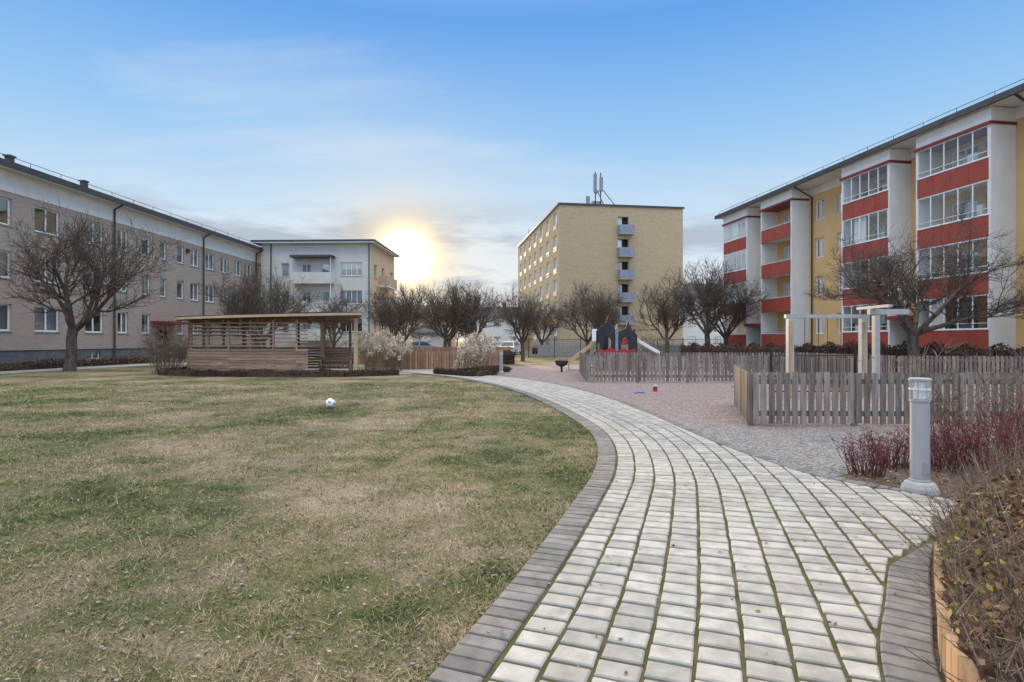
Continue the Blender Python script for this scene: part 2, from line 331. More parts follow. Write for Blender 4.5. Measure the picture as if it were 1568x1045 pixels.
# ================================================================== RIGHT yellow building
def right_building():
    E=empty('yellow_apartment_building'); F=Fr((28.92,0),(-.1526,1),(-1,-.1526)); P=F.p
    wl,wf,gl,cu,rf,bal=MB(),MB(),MB(),MB(),MB(),MB()
    stacks=[(14.5,18.5,1),(21.0,24.8,1),(28.3,32.3,1),(34.4,38.05,1),(43.5,47.2,0),(49.5,53.1,1)]
    cz=[2.75,5.55,8.35,11.15]; ops=[]
    for s,w in ((12.5,1.2),(19.8,1.0),(26.1,1.1),(33.35,.9),(39.9,1.0),(42.2,1.0),(48.3,.9)):
        for z in cz:
            if s in (33.35,48.3) and z<3: continue
            ops.append((s-w/2,s+w/2,z-.72,z+.72,2))
    for (a,b,g) in stacks:
        for z in cz: ops.append((a+.5,a+1.4,z-1.35,z+.7,1)); ops.append((a+1.8,b-.6,z-.6,z+.7,2))
    wall(wl,F,8,53.4,1.15,12.35,0,ops,'yellow'); wall(wl,F,8,53.4,-.2,1.147,-.04,[],'plinth')
    wl.box(F,8,53.4,-.06,.02,12.353,12.93,'white')
    for o in ops: window(wf,gl,cu,F,*o[:4],0,o[4],sill=False,t=.08)
    wl.box(F,53.4,53.6,-12,.02,-.2,12.93,'white'); wl.box(F,7.8,53.4,-12.2,-12,-.2,12.9,'yellow'); wl.box(F,7.8,8,-12,0,-.2,12.9,'white')
    N=1.43
    for (a,b,g) in stacks:
        bal.box(F,a-.14,a,.003,N,.2,12.9,'white'); bal.box(F,b,b+.14,.003,N,.2,12.9,'white')
        bal.box(F,a-.2,b+.2,.02,N+.12,12.06,12.2,'redcan') ; bal.box(F,a,b,.003,N-.02,12.203,12.9,'white')
        for z in cz:
            fz=z-1.75
            bal.box(F,a+.002,b-.002,.003,N-.06,fz+.1,fz+.28,'white')
            bal.box(F,a-.02,b+.02,N-.05,N+.03,fz,fz+1.05,'red')
            for q in range(1,4):
                x=a+(b-a)*q/4; bal.box(F,x-.008,x+.008,N+.031,N+.036,fz+.01,fz+1.04,'redcan')
            bal.box(F,a-.03,b+.03,N-.06,N+.05,fz+1.053,fz+1.09,'frame')
            if g:
                z0=fz+1.09;z1=fz+2.8 if z<11 else 12.06
                k=5
                for i in range(k+1):
                    x=a+(b-a)*i/k; bal.box(F,x-.03,x+.03,N-.03,N+.01,z0,z1-.05,'frame')
                bal.box(F,a,b,N-.035,N+.015,z1-.07,z1-.003,'frame'); bal.box(F,a,b,N-.032,N+.012,z0+.003,z0+.05,'frame'); bal.box(F,a,b,N-.028,N+.03,z0+.28,z0+.31,'frame')
                gl.poly([P(a,N-.01,z0),P(b,N-.01,z0),P(b,N-.01,z1),P(a,N-.01,z1)],'bglass')
                if random.random()<.5:
                    e=a+random.uniform(0,b-a-1.2); cu.poly([P(e,N-.15,z0),P(e+1.0,N-.15,z0),P(e+1.0,N-.15,z1),P(e,N-.15,z1)],'curtain')
                for q in range(4):
                    if random.random()<.65:
                        x=random.uniform(a+.3,b-.4); cu.box(F,x,x+random.uniform(.1,.35),N-.5,N-.3,fz+.3,z0+random.uniform(.15,.7),random.choice(['room','fencebrown','curtain','green']))
            else:
                bal.tube(P(a,N,fz+1.2),P(b,N,fz+1.2),.02,.02,'galv',5)
        bal.box(F,a,b,N-.3,N-.06,.1,1.0,'plinth')
    rf.box(F,7,54.2,-12.8,1.62,12.935,13.02,'white'); rf.box(F,7,54.2,1.623,1.78,12.90,13.2,'dark')
    rf.poly([P(7,1.7,13.16),P(54.2,1.7,13.16),P(54.2,-6,15.2),P(7,-6,15.2)],'roof'); rf.poly([P(7,-12.8,13.16),P(54.2,-12.8,13.16),P(54.2,-6,15.2),P(7,-6,15.2)],'roof')
    rf.poly([P(54.15,1.7,13.02),P(54.15,-12.8,13.02),P(54.15,-6,15.2)],'white'); rails(rf,F,8,54,1.4,13.35)
    for s in (26.9,42.9): rf.tube(P(s,.12,.2),P(s,.12,12.2),.06,.06,'dark',8); rf.tube(P(s,.12,12.2),P(s,1.6,12.95),.06,.06,'dark',8)
    for a,b in ((32.6,34.2),(47.4,49.3)):
        rf.box(F,a,b,.02,1.7,2.75,2.95,'redcan'); rf.box(F,a+.15,b-.15,.0,.03,.1,2.6,'room'); rf.box(F,a+.1,b-.1,.031,.06,2.4,2.5,'redcan')
        rf.box(F,a+.3,a+.36,.03,.06,.1,2.4,'redcan')
    for n,b in (('walls',wl),('window_frames',wf),('glazing',gl),('curtains_and_clutter',cu),('roof_and_entrances',rf),('balconies',bal)): b.obj(n,E)
right_building()

# ================================================================== ground sheets
def sheet(name,pts,z,mat):
    from mathutils.geometry import tessellate_polygon
    me=D.meshes.new(name); v=[(x,y,z) for x,y in pts]
    t=tessellate_polygon([[Vector(p) for p in v]]); me.from_pydata(v,[],[tuple(q) for q in t]); me.materials.append(mat)
    me.update(); o=D.objects.new(name,me); SC.collection.objects.link(o); return o
def cr(pts,n=10):
    pts=[np.array(p,float) for p in pts]; pts=[2*pts[0]-pts[1]]+pts+[2*pts[-1]-pts[-2]]; out=[]
    for i in range(1,len(pts)-2):
        a,b,c,d=pts[i-1:i+3]
        for k in range(n):
            t=k/n; out.append(.5*((2*b)+(-a+c)*t+(2*a-5*b+4*c-d)*t*t+(-a+3*b-3*c+d)*t**3))
    out.append(pts[-2]); return np.array(out)
def resample(P,step):
    d=np.r_[0,np.cumsum(np.linalg.norm(np.diff(P,axis=0),axis=1))]; n=max(2,int(d[-1]/step)+1); t=np.linspace(0,d[-1],n)
    return np.c_[np.interp(t,d,P[:,0]),np.interp(t,d,P[:,1])]
Ledge=[(-1.25,0),(-.82,1.2),(-.36,2.5),(.07,3.7),(.62,5.4),(.94,6.5),(1.18,7.8),(1.27,9.1),(1.18,10.6),(.82,13.3),(.1,16.8),(-.9,19.8),(-2.5,23.3),(-4.4,26.0),(-6.5,28)]
Redge=[(.9,0.4),(1.45,1.6),(1.88,2.5),(2.29,3.1),(2.85,3.87),(3.5,4.6),(4.05,5.15),(3.92,5.6),(3.5,6.2),(3.27,7.1),(3.12,8.2),(3.02,9.8),(2.92,11.9),(2.66,14.5),(2.2,17.4),(1.4,20.1),(.3,22.7),(-1.3,25),(-3.4,27.2),(-5,28.8)]
L=resample(cr(Ledge),.05); R=resample(cr(Redge),.05)
def normals(P):
    t=np.gradient(P,axis=0); t/=np.linalg.norm(t,axis=1)[:,None]; return t,np.c_[t[:,1],-t[:,0]]
def leftX(y): return np.interp(y,L[:,1],L[:,0])
def groundcolor(nt):
    tc=nd(nt,'ShaderNodeNewGeometry'); pos=tc.outputs['Position']
    mpp=nd(nt,'ShaderNodeMapping'); mpp.inputs['Location'].default_value=(3.3,8.1,0); nt.links.new(pos,mpp.inputs[0])
    n1=noise(nt,mpp.outputs[0],.42,3,.6); n2=noise(nt,pos,2.3,5,.78)
    f=mathn(nt,'ADD',mathn(nt,'MULTIPLY',n1.outputs[0],.56),mathn(nt,'MULTIPLY',n2.outputs[0],.44))
    r=ramp(nt,[(.085,.105,.035),(.155,.165,.06),(.225,.20,.098),(.31,.245,.145),(.40,.32,.21)],[.40,.45,.495,.55,.62]); nt.links.new(f,r.inputs[0])
    return r.outputs[0],pos
mg,nt,b=newmat('lawn_ground'); c,pos=groundcolor(nt)
nf=noise(nt,pos,55,5,.8); v=mathn(nt,'MULTIPLY_ADD',nf.outputs[0],1.9); v.node.inputs[2].default_value=-.22
hs=nd(nt,'ShaderNodeHueSaturation'); hs.inputs['Saturation'].default_value=.85; nt.links.new(v,hs.inputs['Value']); nt.links.new(c,hs.inputs['Color']); nt.links.new(hs.outputs[0],b.inputs['Base Color'])
b.inputs['Roughness'].default_value=.95; b.inputs['Specular IOR Level'].default_value=.1
bp=nd(nt,'ShaderNodeBump'); bp.inputs['Strength'].default_value=.7; bp.inputs['Distance'].default_value=.03; nt.links.new(nf.outputs[0],bp.inputs['Height']); nt.links.new(bp.outputs[0],b.inputs['Normal'])
sheet('lawn_ground',[(-900,-300),(900,-300),(900,1500),(-900,1500)],0,mg)
mb_,nt,b=newmat('grass_blades'); c,pos=groundcolor(nt)
at=nd(nt,'ShaderNodeAttribute'); at.attribute_name='rnd'; v=mathn(nt,'MULTIPLY_ADD',at.outputs['Fac'],1.0); v.node.inputs[2].default_value=.6
hs=nd(nt,'ShaderNodeHueSaturation'); nt.links.new(v,hs.inputs['Value']); nt.links.new(c,hs.inputs['Color'])
st=mathn(nt,'GREATER_THAN',mathn(nt,'FRACT',mathn(nt,'MULTIPLY',at.outputs['Fac'],37.3)),.80)
cc=mixc(nt,st,hs.outputs[0],(.38,.305,.20)); nt.links.new(cc,b.inputs['Base Color']); b.inputs['Roughness'].default_value=.8; b.inputs['Specular IOR Level'].default_value=.15
mgr,nt,b=newmat('gravel'); g=nd(nt,'ShaderNodeNewGeometry'); pos=g.outputs['Position']; sp=nd(nt,'ShaderNodeSeparateXYZ'); nt.links.new(pos,sp.inputs[0])
n1=noise(nt,pos,.5,3,.6); yy=mathn(nt,'ADD',sp.outputs[1],mathn(nt,'MULTIPLY',n1.outputs[0],3.0))
f=mathn(nt,'MULTIPLY',mathn(nt,'SUBTRACT',yy,10.6),.6,True)
vo=nd(nt,'ShaderNodeTexVoronoi'); vo.inputs['Scale'].default_value=45; nt.links.new(pos,vo.inputs['Vector'])
r=ramp(nt,[(.4,.4,.4),(1,1,1),(1.6,1.6,1.6)],[0,.5,1]); sc=nd(nt,'ShaderNodeSeparateColor'); nt.links.new(vo.outputs['Color'],sc.inputs[0]); nt.links.new(sc.outputs[0],r.inputs[0])
col=mixc(nt,f,(.215,.21,.21),(.265,.212,.205)); n4=noise(nt,pos,3,4,.7)
col=mixc(nt,mathn(nt,'MULTIPLY',mathn(nt,'SUBTRACT',n4.outputs[0],.45),2.5,True),col,(.185,.155,.145))
col=mixc(nt,1.0,col,r.outputs[0],'MULTIPLY'); nt.links.new(col,b.inputs['Base Color']); b.inputs['Roughness'].default_value=.95; b.inputs['Specular IOR Level'].default_value=.1
bp=nd(nt,'ShaderNodeBump'); bp.inputs['Strength'].default_value=.6; bp.inputs['Distance'].default_value=.015; nt.links.new(vo.outputs['Distance'],bp.inputs['Height']); bp.invert=True; nt.links.new(bp.outputs[0],b.inputs['Normal'])
ri=[tuple(p) for p in R if p[1]>6.2][::8]
sheet('gravel_yard',[p for p in ri if p[1]<27]+[(-2,33),(4,35.5),(12,38),(19,33),(21,20),(24,12),(12,9.2),(7.0,8.0),(5.0,7.1),(4.0,6.55)],.004,mgr)
sheet('road',[(-60,61),(60,69),(60,76),(-60,68)],.006,M['asphalt'])
sheet('footpath',[(-25.3,5),(-23.4,5),(-23.2,28),(-22.2,35),(-18,40),(-8,40),(-8,42),(-19,42),(-24.4,36.5),(-25,29)],.006,M['footpath'])
sheet('paved_yard',[(-4.4,26.0),(-6.5,25.2),(-9,25.4),(-14.2,26.4),(-14,30),(-8,30.5),(-3,31),(-2.5,27)],.010,M['footpath'])
sheet('mulch_bed',[tuple(p) for p in R if p[1]<=6.3][::6]+[(4.0,6.5),(5.0,7.1),(7.0,8.0),(12,9.2),(24,12),(24,0),(1.2,0)],.008,M['mulch'])
sheet('path_bedding',[tuple(p) for p in L[::6]]+[tuple(p) for p in R[::-6]],.016,M['jointsand'])
def pavers():
    mb=MB(); tL,nL=normals(L); tR,nR=normals(R)
    ic=int(np.argmax(R[:,0])); ib=int(np.argmin(abs(R[:ic,1]-3.6)))
    idx=np.arange(len(R)); off=np.interp(idx,[0,ib,ib+16,ic+2,ic+14],[.22,.22,0,0,.15])
    inner=R-nR*off[:,None]
    def paver(poly,mat,h=.030):
        if len(poly)<3: return
        P=np.array(poly); A=abs(sum(P[i][0]*P[(i+1)%len(P)][1]-P[(i+1)%len(P)][0]*P[i][1] for i in range(len(P))))/2
        if A<.0012: return
        c=P.mean(0); r=random.random(); n=len(P)
        dz=random.uniform(-.002,.002); tx,ty=random.uniform(-.012,.012),random.uniform(-.012,.012)
        ins=[p+(c-p)/np.linalg.norm(c-p)*.010 for p in P]
        i=len(mb.v); k=mb.mi(mat)
        for ring,z,q in ((P,.010,0),(P,h-.007+dz,1),(ins,h+dz,1)):
            for p in ring: mb.v.append((p[0],p[1],z+q*((p[0]-c[0])*tx+(p[1]-c[1])*ty))); mb.r.append(r)
        for a in range(2):
            for j in range(n): mb.f.append((i+a*n+j,i+a*n+(j+1)%n,i+(a+1)*n+(j+1)%n,i+(a+1)*n+j)); mb.m.append(k)
        mb.f.append(tuple(i+2*n+j for j in range(n))); mb.m.append(k)
    def clip(poly,q,nrm):
        out=[];n=len(poly)
        for i in range(n):
            a=poly[i];b=poly[(i+1)%n];da=np.dot(a-q,nrm);db=np.dot(b-q,nrm)
            if da<=0: out.append(a)
            if da*db<0: out.append(a+(b-a)*da/(da-db))
        return out
    def course(P,w0,sgn,pitch,mat):
        t,n=normals(P); d=np.r_[0,np.cumsum(np.linalg.norm(np.diff(P,axis=0),axis=1))]
        x=0; f=lambda q,A:np.array([np.interp(q,d,A[:,0]),np.interp(q,d,A[:,1])])
        while x+pitch<d[-1]:
            g=.006; a=f(x+g,P);b=f(x+pitch-g,P);na=f(x+g,n);nb=f(x+pitch-g,n); wa=np.interp(x+g,d,w0)-.006; wb=np.interp(x+pitch-g,d,w0)-.006; x+=pitch
            if min(wa,wb)<.02: continue
            paver([a+na*sgn*wa,b+nb*sgn*wb,b,a] if sgn<0 else [a,b,b+nb*wb,a+na*wa],mat,.032)
    course(L,np.full(len(L),.231),1,.105,'border'); course(R,off,-1,.105,'border')
    w=.212; gp=.02
    for c in range(20):
        o0=.24+c*w
        C=L+nL*(o0+w/2); S=resample(C,.02); t,n=normals(S); d=np.r_[0,np.cumsum(np.linalg.norm(np.diff(S,axis=0),axis=1))]
        pitch=.152; x=(c%2)*pitch/2+random.uniform(-.02,.02)
        f=lambda q,A:np.array([np.interp(q,d,A[:,0]),np.interp(q,d,A[:,1])])
        while x+pitch<d[-1]:
            g=.0135+random.uniform(-.002,.003); a=f(x+g,S);b=f(x+pitch-g,S);na=f(x+g,n);nb=f(x+pitch-g,n); hw=(w-gp)/2+random.uniform(-.004,.002)
            rot=random.uniform(-.003,.003)
            poly=[a-na*(hw+rot),b-nb*(hw-rot),b+nb*(hw-rot),a+na*(hw+rot)]; x+=pitch
            cen=(a+b)/2; dd=((inner-cen)**2).sum(1); j=dd.argmin()
            if dd[j]>.25:
                if np.dot(cen-inner[j],nR[j])>0: continue
                paver(poly,'paver'); continue
            js={int(((inner-p)**2).sum(1).argmin()) for p in poly}|{int(j)}
            for k in js:
                poly=clip(poly,inner[k]-nR[k]*.008,nR[k])
                if len(poly)<3: break
            paver(poly,'paver')
    mb.obj('paved_path')
pavers()

def grass():
    N=260000
    u=RNG.random(N); Y=1.3+ (u**1.7)*19.; X=leftX(Y)-.02-RNG.random(N)*(Y*.98+2.2)
    n2=14000; Y2=1.5+RNG.random(n2)**1.5*12; X2=leftX(Y2)+.02-np.abs(RNG.normal(size=n2))*.07; X=np.r_[X,X2];Y=np.r_[Y,Y2];N=len(X)
    clump=.4+1.1*(np.sin(X*5.1+3*np.sin(Y*2.3))*np.sin(Y*4.3+2*np.sin(X*3.1))*.5+.5)*(.5+1.0*RNG.random(N))
    h=(.009+.017*RNG.random(N))*(1+.025*Y)*clump; w=.0018+.0012*RNG.random(N); w*= (1+Y*.12)
    a=RNG.random(N)*6.283; lean=RNG.normal(size=(N,2))*h[:,None]*1.2
    V=np.zeros((N,3,3)); V[:,0,0]=X-np.cos(a)*w;V[:,0,1]=Y-np.sin(a)*w;V[:,1,0]=X+np.cos(a)*w;V[:,1,1]=Y+np.sin(a)*w
    V[:,2,0]=X+lean[:,0];V[:,2,1]=Y+lean[:,1];V[:,2,2]=h
    fastmesh('grass_blades',V.reshape(-1,3),3,RNG.random(N),mb_)
grass()
M['leaf']=pmat('fallen_leaves',[(.8,.8,.8),(1,1,1)],.8,8,rndcols=[(.06,.04,.025),(.13,.085,.055),(.22,.165,.12),(.38,.34,.30),(.12,.07,.04)])
def leaves():
    N=6500; Y=1.6+RNG.random(N)**1.5*14; X=leftX(Y)-.02-(RNG.random(N)**1.4)*(Y+1)
    k=RNG.random(N)<.05; X[k]=leftX(Y[k])+RNG.random(k.sum())*3
    z=np.where(X>leftX(Y),.036,.014); P=np.c_[X,Y,z+RNG.random(N)*.006]
    V=leafquads(P,.013,.85); fastmesh('fallen_leaves',V,4,RNG.random(N),M['leaf'])
    N=14000; Y=2+RNG.random(N)*8; X=3.3+RNG.random(N)*7
    d=np.interp(Y,R[:,1],R[:,0]); k=(X>d+.08)&((Y<6.3+(X-3.8)*.42)); P=np.c_[X,Y,np.full(N,.02)+RNG.random(N)*.015][k]
    fastmesh('mulch_leaf_litter',leafquads(P,.018,.7),4,RNG.random(len(P)),M['leaf'])
leaves()

# ================================================================== trees
def treemesh(seed,H,spread=1.,dens=1.,maxlev=4,twig=.009,trunkf=.26,up=.08,limb=(.33,.45),tr=.028):
    rs=np.random.default_rng(seed); mb=MB()
    def unit(v): return v/np.linalg.norm(v)
    def br(p,d,Ln,r,lev):
        n=[4,5,4,3,3][min(lev,4)]; r0=r
        rend=max(r*.45,twig*.5)
        for i in range(n):
            jit=[.05,.20,.26,.28,.28][min(lev,4)]
            d=unit(d+rs.normal(size=3)*jit+np.array([0,0,up*(1 if lev>0 else 2)])); p2=p+d*Ln/n; r2=r0+(rend-r0)*(i+1)/n
            if lev==0: r2=r0*(1-.12*(i+1)/n)
            mb.tube(p,p2,r*(1.25 if lev==0 and i==0 else 1),r2,'bark',8 if lev==0 else 5 if lev<2 else 3)
            p=p2;r=r2
            if lev==0: continue
            if lev<maxlev:
                k=[0,1.8,1.7,1.9,0][lev]*dens; k=int(k)+(rs.random()<k-int(k))
                if lev==1 and i==0: k=0
                if i==n-1:k+=1
                for _ in range(k):
                    ax=unit(np.cross(d,rs.normal(size=3))); ang=rs.uniform(.4,.95); dd=unit(d*math.cos(ang)+ax*math.sin(ang))
                    if dd[2]<-.15: dd[2]*=-.5; dd=unit(dd)
                    br(p,dd,Ln*rs.uniform(.42,.68),max(r*.6,twig),lev+1)
        if lev==0:
            nl=6
            for j in range(nl):
                az=2*math.pi*(j+rs.uniform(-.25,.25))/nl; el=rs.uniform(.45,1.0)*spread
                dd=np.array([math.cos(az)*math.sin(el),math.sin(az)*math.sin(el),math.cos(el)])
                br(p-np.array([0,0,rs.uniform(0,.12)*Ln]),dd,H*rs.uniform(*limb),r*.6,1)
    br(np.array([0,0,-.05]),np.array([.03,0,1.]),H*trunkf,H*tr,0)
    tmp=mb.obj('treetmp',smooth=True); me=tmp.data; D.objects.remove(tmp)
    zs=[v[2] for v in mb.v]
    s=H/max(zs); me.transform(__import__('mathutils').Matrix.Scale(s,4)); return me
T=[treemesh(3,8.6,1.1,1.12,4,.009,.25,.06),treemesh(11,7.9,1.1,1.16,4,.009,.24,.06,tr=.032),treemesh(21,7,.95,1.03,4,.011,.25,.14),treemesh(31,7,.85,1.03,4,.011,.24,.18),treemesh(41,7,1.0,1.0,4,.011,.26,.1)]
def tree(me,x,y,s,rot=0,name='bare_tree',parent=None,sz=None):
    o=D.objects.new(name,me); SC.collection.objects.link(o); o.location=(x,y,0); o.scale=(s,s,sz or s); o.rotation_euler=(0,0,rot)
    if parent:o.parent=parent
tree(T[0],-22.1,28.4,1.0,.6); tree(T[1],18.4,26,1.0,1.9)
for me,x,y,s,r in ((T[2],-17.2,38,1.0,0),(T[4],-13.2,42,.85,1),(T[3],-8.3,44,.92,2),(T[2],-5.2,48,1.0,3),(T[3],-3.2,50,1.02,.5),(T[4],.8,42,.87,4),(T[2],6.2,46,.95,2.2),(T[4],8.2,50,1.0,3.4),
    (T[3],16.2,47,1.25,1.1),(T[4],18.5,49,1.15,5),(T[2],14.2,52,1.05,.9),(T[2],-20,46,1.0,4),(T[4],-11,52,1.0,1.4),(T[3],-6.6,56,1.05,5.1),(T[2],3,56,.9,1.7)):
    tree(me,x,y,s,r)
E=empty('distant_trees')
for i in range(26):
    x=random.uniform(-60,70); y=random.uniform(118,165); tree(random.choice(T[2:]),x,y,random.uniform(1.1,1.5),random.random()*6,'distant_tree',E)

# ================================================================== fences
def picket(name,pts,h=.93,mat='fence',pitch=.135,w=.095,both=True):
    E=empty(name); mb=MB()
    for (x0,y0),(x1,y1) in zip(pts,pts[1:]):
        Ls=math.hypot(x1-x0,y1-y0); d=((x1-x0)/Ls,(y1-y0)/Ls); F=Fr((x0,y0),d,(d[1],-d[0]))
        n=int(Ls/pitch)
        for i in range(n):
            s=i*pitch+.02; dz=random.uniform(-.012,.012); j=random.uniform(-.006,.006)
            mb.box(F,s+j,s+w+j,.03,.05,.05+random.uniform(-.01,.01),h+dz,mat)
            if both: mb.box(F,s+pitch*.5+j,s+pitch*.5+w*.9+j,-.05,-.03,.05,h-.01+dz,mat)
        mb.box(F,0,Ls,-.029,.029,.18,.27,mat);mb.box(F,0,Ls,-.029,.029,h-.2,h-.11,mat)
        s=0
        while s<=Ls+.01:
            mb.box(F,s-.045,s+.045,-.028,.028,-.05,h-.02,mat); s+=1.8
    mb.obj('slats_and_posts',E)
picket('picket_fence',[(5.2,13.2),(4.22,10.05),(9.3,9.95),(13.5,9.9)],.945,both=False,pitch=.138,w=.098)
picket('picket_fence',[(3.2,26.5),(2.76,20.7),(9.6,20.5),(10.2,16)],.97,both=False,pitch=.14)
picket('picket_fence',[(3.3,27.5),(14,27),(14.3,21),(22,19.5)],.95,both=False,pitch=.14)
picket('brown_picket_fence',[(-7.7,30),(-5.6,28.8),(-3.2,29.4),(-.5,31.5)],1.0,'fencebrown')
picket('brown_picket_fence',[(-12,36),(-6,38),(0,40)],1.1,'fencebrown')
def metalfence(name,pts,h,pitch=.12):
    E=empty(name);mb=MB()
    for (x0,y0),(x1,y1) in zip(pts,pts[1:]):
        Ls=math.hypot(x1-x0,y1-y0); n=int(Ls/pitch)
        P=lambda t,z:(x0+(x1-x0)*t,y0+(y1-y0)*t,z)
        for i in range(n): mb.tube(P(i/n,.05),P(i/n,h),.008,.008,'black',3)
        for z in (.1,h-.05): mb.tube(P(0,z),P(1,z),.018,.018,'black',4)
        for i in range(int(Ls/2.4)+1): t=min(1,i*2.4/Ls); mb.tube(P(t,0),P(t,h+.1),.035,.035,'black',5)
    mb.obj('bars',E)
metalfence('black_metal_fence',[(7.2,15.8),(9.8,15.9),(11,17.5)],1.15)
metalfence('black_metal_fence',[(1.5,52),(20,53)],1.7)
E=empty('concrete_wall'); mb=MB(); mb.box(W0,2.5,17,55.5,55.8,-.1,1.1,'concrete'); mb.obj('wall',E)

# ================================================================== pavilion
def pavilion():
    E=empty('wooden_pavilion'); mb=MB()
    plan=resample(cr([(-13.6,28.8),(-14.7,27.0),(-14.5,25.5),(-13.3,24.9),(-11.2,24.55),(-8.75,24.45)],8),.5)
    back=[(-13.6,29),(-11,29.3),(-8.3,29.2)]
    def slat(a,b,z0,z1,m='pav',th=.02,r=None):
        Ls=math.hypot(b[0]-a[0],b[1]-a[1]);d=((b[0]-a[0])/Ls,(b[1]-a[1])/Ls);F=Fr(a,d,(d[1],-d[0]));mb.box(F,0,Ls,.04,.04+th,z0,z1,m,r)
    zs=[.06+i*.125 for i in range(9)]
    for k in range(9):
        for i in range(0,len(plan)-1):
            slat(plan[i],plan[i+1],zs[k],zs[k]+.105,r=((k*37+i//6*17)%10)/10)
    for k in range(7):
        for i in range(len(plan)-1): slat(plan[i],plan[i+1],1.26+k*.165,1.26+k*.165+.055,r=.6)
    for i in range(0,len(plan),2):
        x,y=plan[i]; mb.box(Fr((x,y),(1,0),(0,1)),-.04,.04,-.04,.036,0,2.4,'pav')
    for i in range(2):
        a,b=back[i],back[i+1]
        for k in range(8): slat(a,b,.1+k*.14,.2+k*.14)
        for t in (0,.5,1):
            x=a[0]+(b[0]-a[0])*t;y=a[1]+(b[1]-a[1])*t; mb.box(Fr((x,y),(1,0),(0,1)),-.06,.06,-.06,.03,0,2.48,'pav')
    for x,y in ((-6.75,24.6),(-9,27)): mb.box(Fr((x,y),(1,0),(0,1)),-.07,.07,-.07,.07,0,2.48,'lightwood')
    rp=[tuple(p) for p in resample(cr([(-13.9,29.6),(-15.1,27.6),(-15.1,25.6),(-14.2,24.5),(-12,24.05),(-9,23.95)],6),.5)]+[(-6.35,24.0),(-7.9,29.6)]
    zz=lambda x,y:2.42+(x+15)*.022+(y-24)*.015-.012*((x+10)/3)**2*.5
    n=len(rp)
    for (dz0,dz1,m) in ((0,.10,'lightwood'),(.103,.135,'dark')):
        lo=[(x,y,zz(x,y)+dz0) for x,y in rp]; hi=[(x,y,zz(x,y)+dz1) for x,y in rp]
        c=np.mean(rp,axis=0)
        for i in range(n):
            j=(i+1)%n; mb.poly([lo[i],lo[j],(c[0],c[1],zz(*c)+dz0)],'pav',.3); mb.poly([hi[i],hi[j],(c[0],c[1],zz(*c)+dz1)],m,.5)
            mb.poly([lo[i],lo[j],hi[j],hi[i]],m,.6)
    for i in range(9):
        x=-14+i*.75; mb.box(Fr((x,24.6),(0,1),(-1,0)),0,4.5,-.03,.03,2.28+(x+15)*.02,2.37+(x+15)*.02,'pav')
    mb.obj('timber_frame_and_roof',E)
pavilion()
def table(x,y,rot):
    E=empty('picnic_table');mb=MB();c,s=math.cos(rot),math.sin(rot);F=Fr((x,y),(c,s),(-s,c))
    for i in range(5): mb.box(F,-.9,.9,-.36+i*.147,-.225+i*.147,.71,.75,'pav')
    for n in (-.8,.62):
        for q in (0,.1): mb.box(F,-.9,.9,n+q,n+q+.085,.42,.46,'pav')
    for a in (-.65,.65):
        mb.hexa([F.p(a-.03,-.75,0),F.p(a+.03,-.75,0),F.p(a+.03,-.65,0),F.p(a-.03,-.65,0),F.p(a-.03,-.3,.7),F.p(a+.03,-.3,.7),F.p(a+.03,-.2,.7),F.p(a-.03,-.2,.7)],'pav')
        mb.hexa([F.p(a-.03,.65,0),F.p(a+.03,.65,0),F.p(a+.03,.75,0),F.p(a-.03,.75,0),F.p(a-.03,.2,.7),F.p(a+.03,.2,.7),F.p(a+.03,.3,.7),F.p(a-.03,.3,.7)],'pav')
        mb.box(F,a-.055,a-.032,-.78,.78,.34,.415,'pav')
    mb.obj('table_and_benches',E)
table(-8.1,26.3,.2); table(-11,27.4,0)

# ================================================================== bollard lamps, swing, play
m,nt,b=newmat('clear_lamp_glass'); b.inputs['Base Color'].default_value=(.93,.95,.95,1); b.inputs['Roughness'].default_value=.12; b.inputs['Transmission Weight'].default_value=.75; b.inputs['IOR'].default_value=1.2; M['lampglass']=m
def bollard(x,y,h=1.13):
    E=empty('bollard_lamp');mb=MB();c=(x,y,0)
    mb.lathe(c,[(.0,.12),(.10,.12),(.13,.105),(.155,.06),(.163,.02),(.163,-.02)],'concrete',28)
    mb.lathe(c,[(.095,.10),(.095,.135),(.084,.14),(.082,h-.23),(.09,h-.225),(.09,h-.205),(.03,h-.2)],'lamp',28)
    mb.lathe(c,[(.088,h-.2),(.088,h-.11)],'lampglass',28);mb.lathe(c,[(.088,h-.095),(.088,h-.02)],'lampglass',28)
    mb.lathe(c,[(.045,h-.2),(.045,h-.12),(.035,h-.11),(.035,h-.03),(0,h-.03)],'frame',14)
    mb.lathe(c,[(.04,h-.11),(.092,h-.11),(.092,h-.095),(.04,h-.095)],'frame',28)
    mb.lathe(c,[(.06,h-.02),(.095,h-.02),(.096,h-.002),(.085,h+.006),(0,h+.010)],'lamp',28)
    for k in range(8):
        t=k*math.pi/4; mb.tube((x+.09*math.cos(t),y+.09*math.sin(t),h-.2),(x+.09*math.cos(t),y+.09*math.sin(t),h-.02),.004,.004,'lamp',5)
    mb.box(Fr((x,y),(1,0),(0,1)),-.03,.03,-.087,-.080,.2,.32,'galv')
    mb.obj('post_and_head',E,smooth=False)
bollard(4.03,5.62); bollard(-.5,26,1.05)
